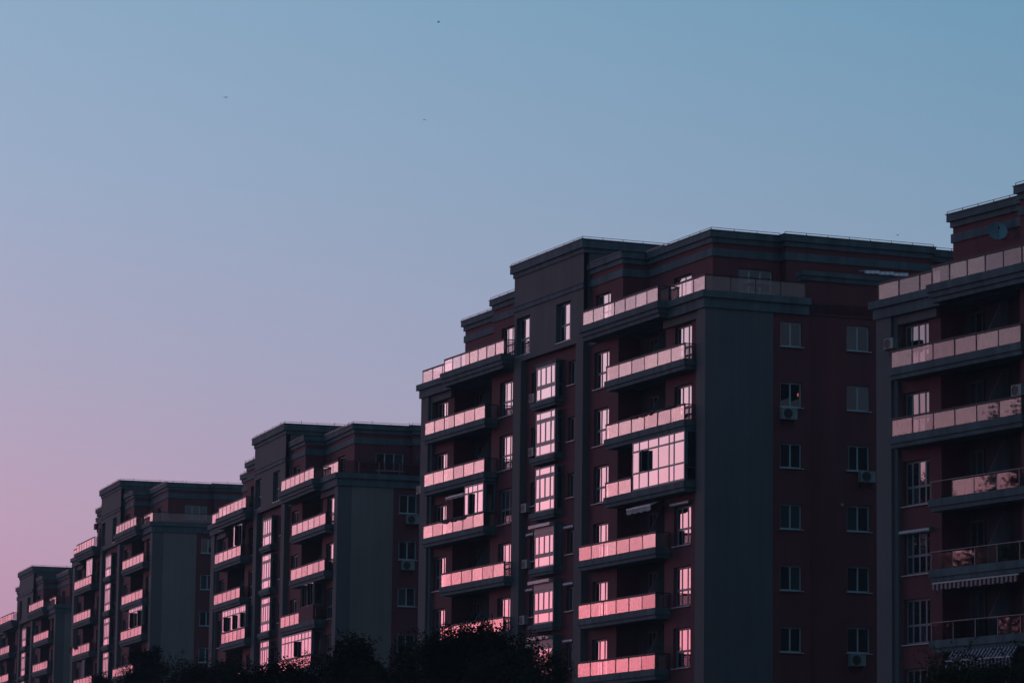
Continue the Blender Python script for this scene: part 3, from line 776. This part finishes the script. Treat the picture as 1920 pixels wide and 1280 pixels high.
tree(1022, 1205, 130, 3, .42, 'thin see-through tree in front of the lowest bay window', .3)
tree(720, 1236, 136, 1, .8, 'dark low tree between the gable of the middle block and the broad tree', 2.2)
tree(868, 1172, 132, 2, .6, 'small dark tree right in front of the lowest left balcony of the largest block', 4.0)
tree(905, 1225, 126, 2, .9, 'dark low tree at the bottom edge under the tallest tree', 1.1)
tree(520, 1252, 140, 0, .8, 'low dark tree at the bottom edge under the middle block\'s left half', 3.3)
tree(1850, 1200, 95, 3, .68, 'olive tree at the bottom right corner in front of the striped awning', .8)
tree(1785, 1222, 93, 3, .55, 'lower olive tree left of the one in the bottom right corner', 2.0)
# tall trees across the street, seen only as reflections in the glass at the right edge
for i, (u, t_, hgt, sc, lb) in enumerate(((20.8, 66, 28.8, 1.5, 'tallest street tree, mirrored at the right end of the nearest block\'s balconies'), (26.0, 74, 19.9, 1.5, 'broad street tree mirrored in the plain lower railings of the nearest block'),
        (31.0, 70, 19.3, 1.6, 'second broad street tree mirrored in the lower railings of the nearest block'), (36.3, 66, 26.0, 1.1, 'street tree mirrored in the tall windows of the nearest block'), (39.0, 70, 24.8, 1.4, 'street tree mirrored low on the nearest block\'s left window'))):
    p = b1.world(u, 0, 0); P = Vector((p.x - .905*t_, p.y + .426*t_, hgt))
    tree_at(P, (1, 0, 1, 0, 1)[i], sc, lb, i*1.3, group='tall trees across the street')
    tree_at(P + Vector((-2.5, 3.5, -5.0)), (0, 1, 0, 1, 0)[i], sc*1.2, ('smaller tree behind the tallest street tree, mirrored at the right edge', 'tree behind the first broad street tree across the street', 'tree behind the second broad street tree across the street', 'tree behind the one mirrored in the tall windows', 'tree behind the one mirrored low on the left window')[i], i*1.7, group='tall trees across the street')

# ------------------------------------------------------------------ birds
def bird(x, y, depth, s, label, rot):
    P = px_ray(x, y)*depth
    V, Fc = lathe([(-.17, .002), (-.12, .022), (0, .035), (.1, .025), (.16, .012), (.19, .002)], 8)
    t = thing('bird', label, 'bird', P, rot, 'birds in the sky')
    t.scale = (s, s, s)
    link('body', mesh_from('body', V, Fc, BLACKP), t)
    Vw = [(.06, 0, .02), (-.05, 0, .02), (.05, .16, .06), (-.05, .17, .06), (-.03, .36, .03), (.06, 0, .005), (-.05, 0, .005), (.05, .16, .045), (-.05, .17, .045)]
    w = mesh_from('wing', Vw, [(0, 1, 3, 2), (2, 3, 4), (5, 7, 8, 6), (0, 2, 7, 5), (1, 6, 8, 3)], BLACKP)
    link('wing', w, t); o = link('wing', w, t); o.scale = (1, -1, 1)
bird(822, 42, 420, 1.3, 'tiny dark bird near the top edge of the sky', .3)
bird(423, 183, 420, 1.25, 'tiny dark bird in the left half of the sky', 1.2)
bird(796, 225, 420, 1.0, 'tiny dark bird below the topmost one, near the middle of the sky', 2.2)
bird(1683, 441, 400, .9, 'faint tiny bird just above the roof near the right', .4)

# ------------------------------------------------------------------ evening haze
hz_m = bpy.data.materials.new('evening_air'); hz_m.use_nodes = True
ht = hz_m.node_tree; ht.nodes.clear()
ho = ht.nodes.new('ShaderNodeOutputMaterial'); pv = ht.nodes.new('ShaderNodeVolumePrincipled')
pv.inputs['Color'].default_value = (.86, .90, 1, 1); pv.inputs['Density'].default_value = .00018; pv.inputs['Anisotropy'].default_value = 0.0
ht.links.new(pv.outputs[0], ho.inputs['Volume'])
hz = link('haze', boxes('haze', [(-950, 950, -350, 1550, -3.4, 112)], hz_m)); hz['kind'] = 'stuff'
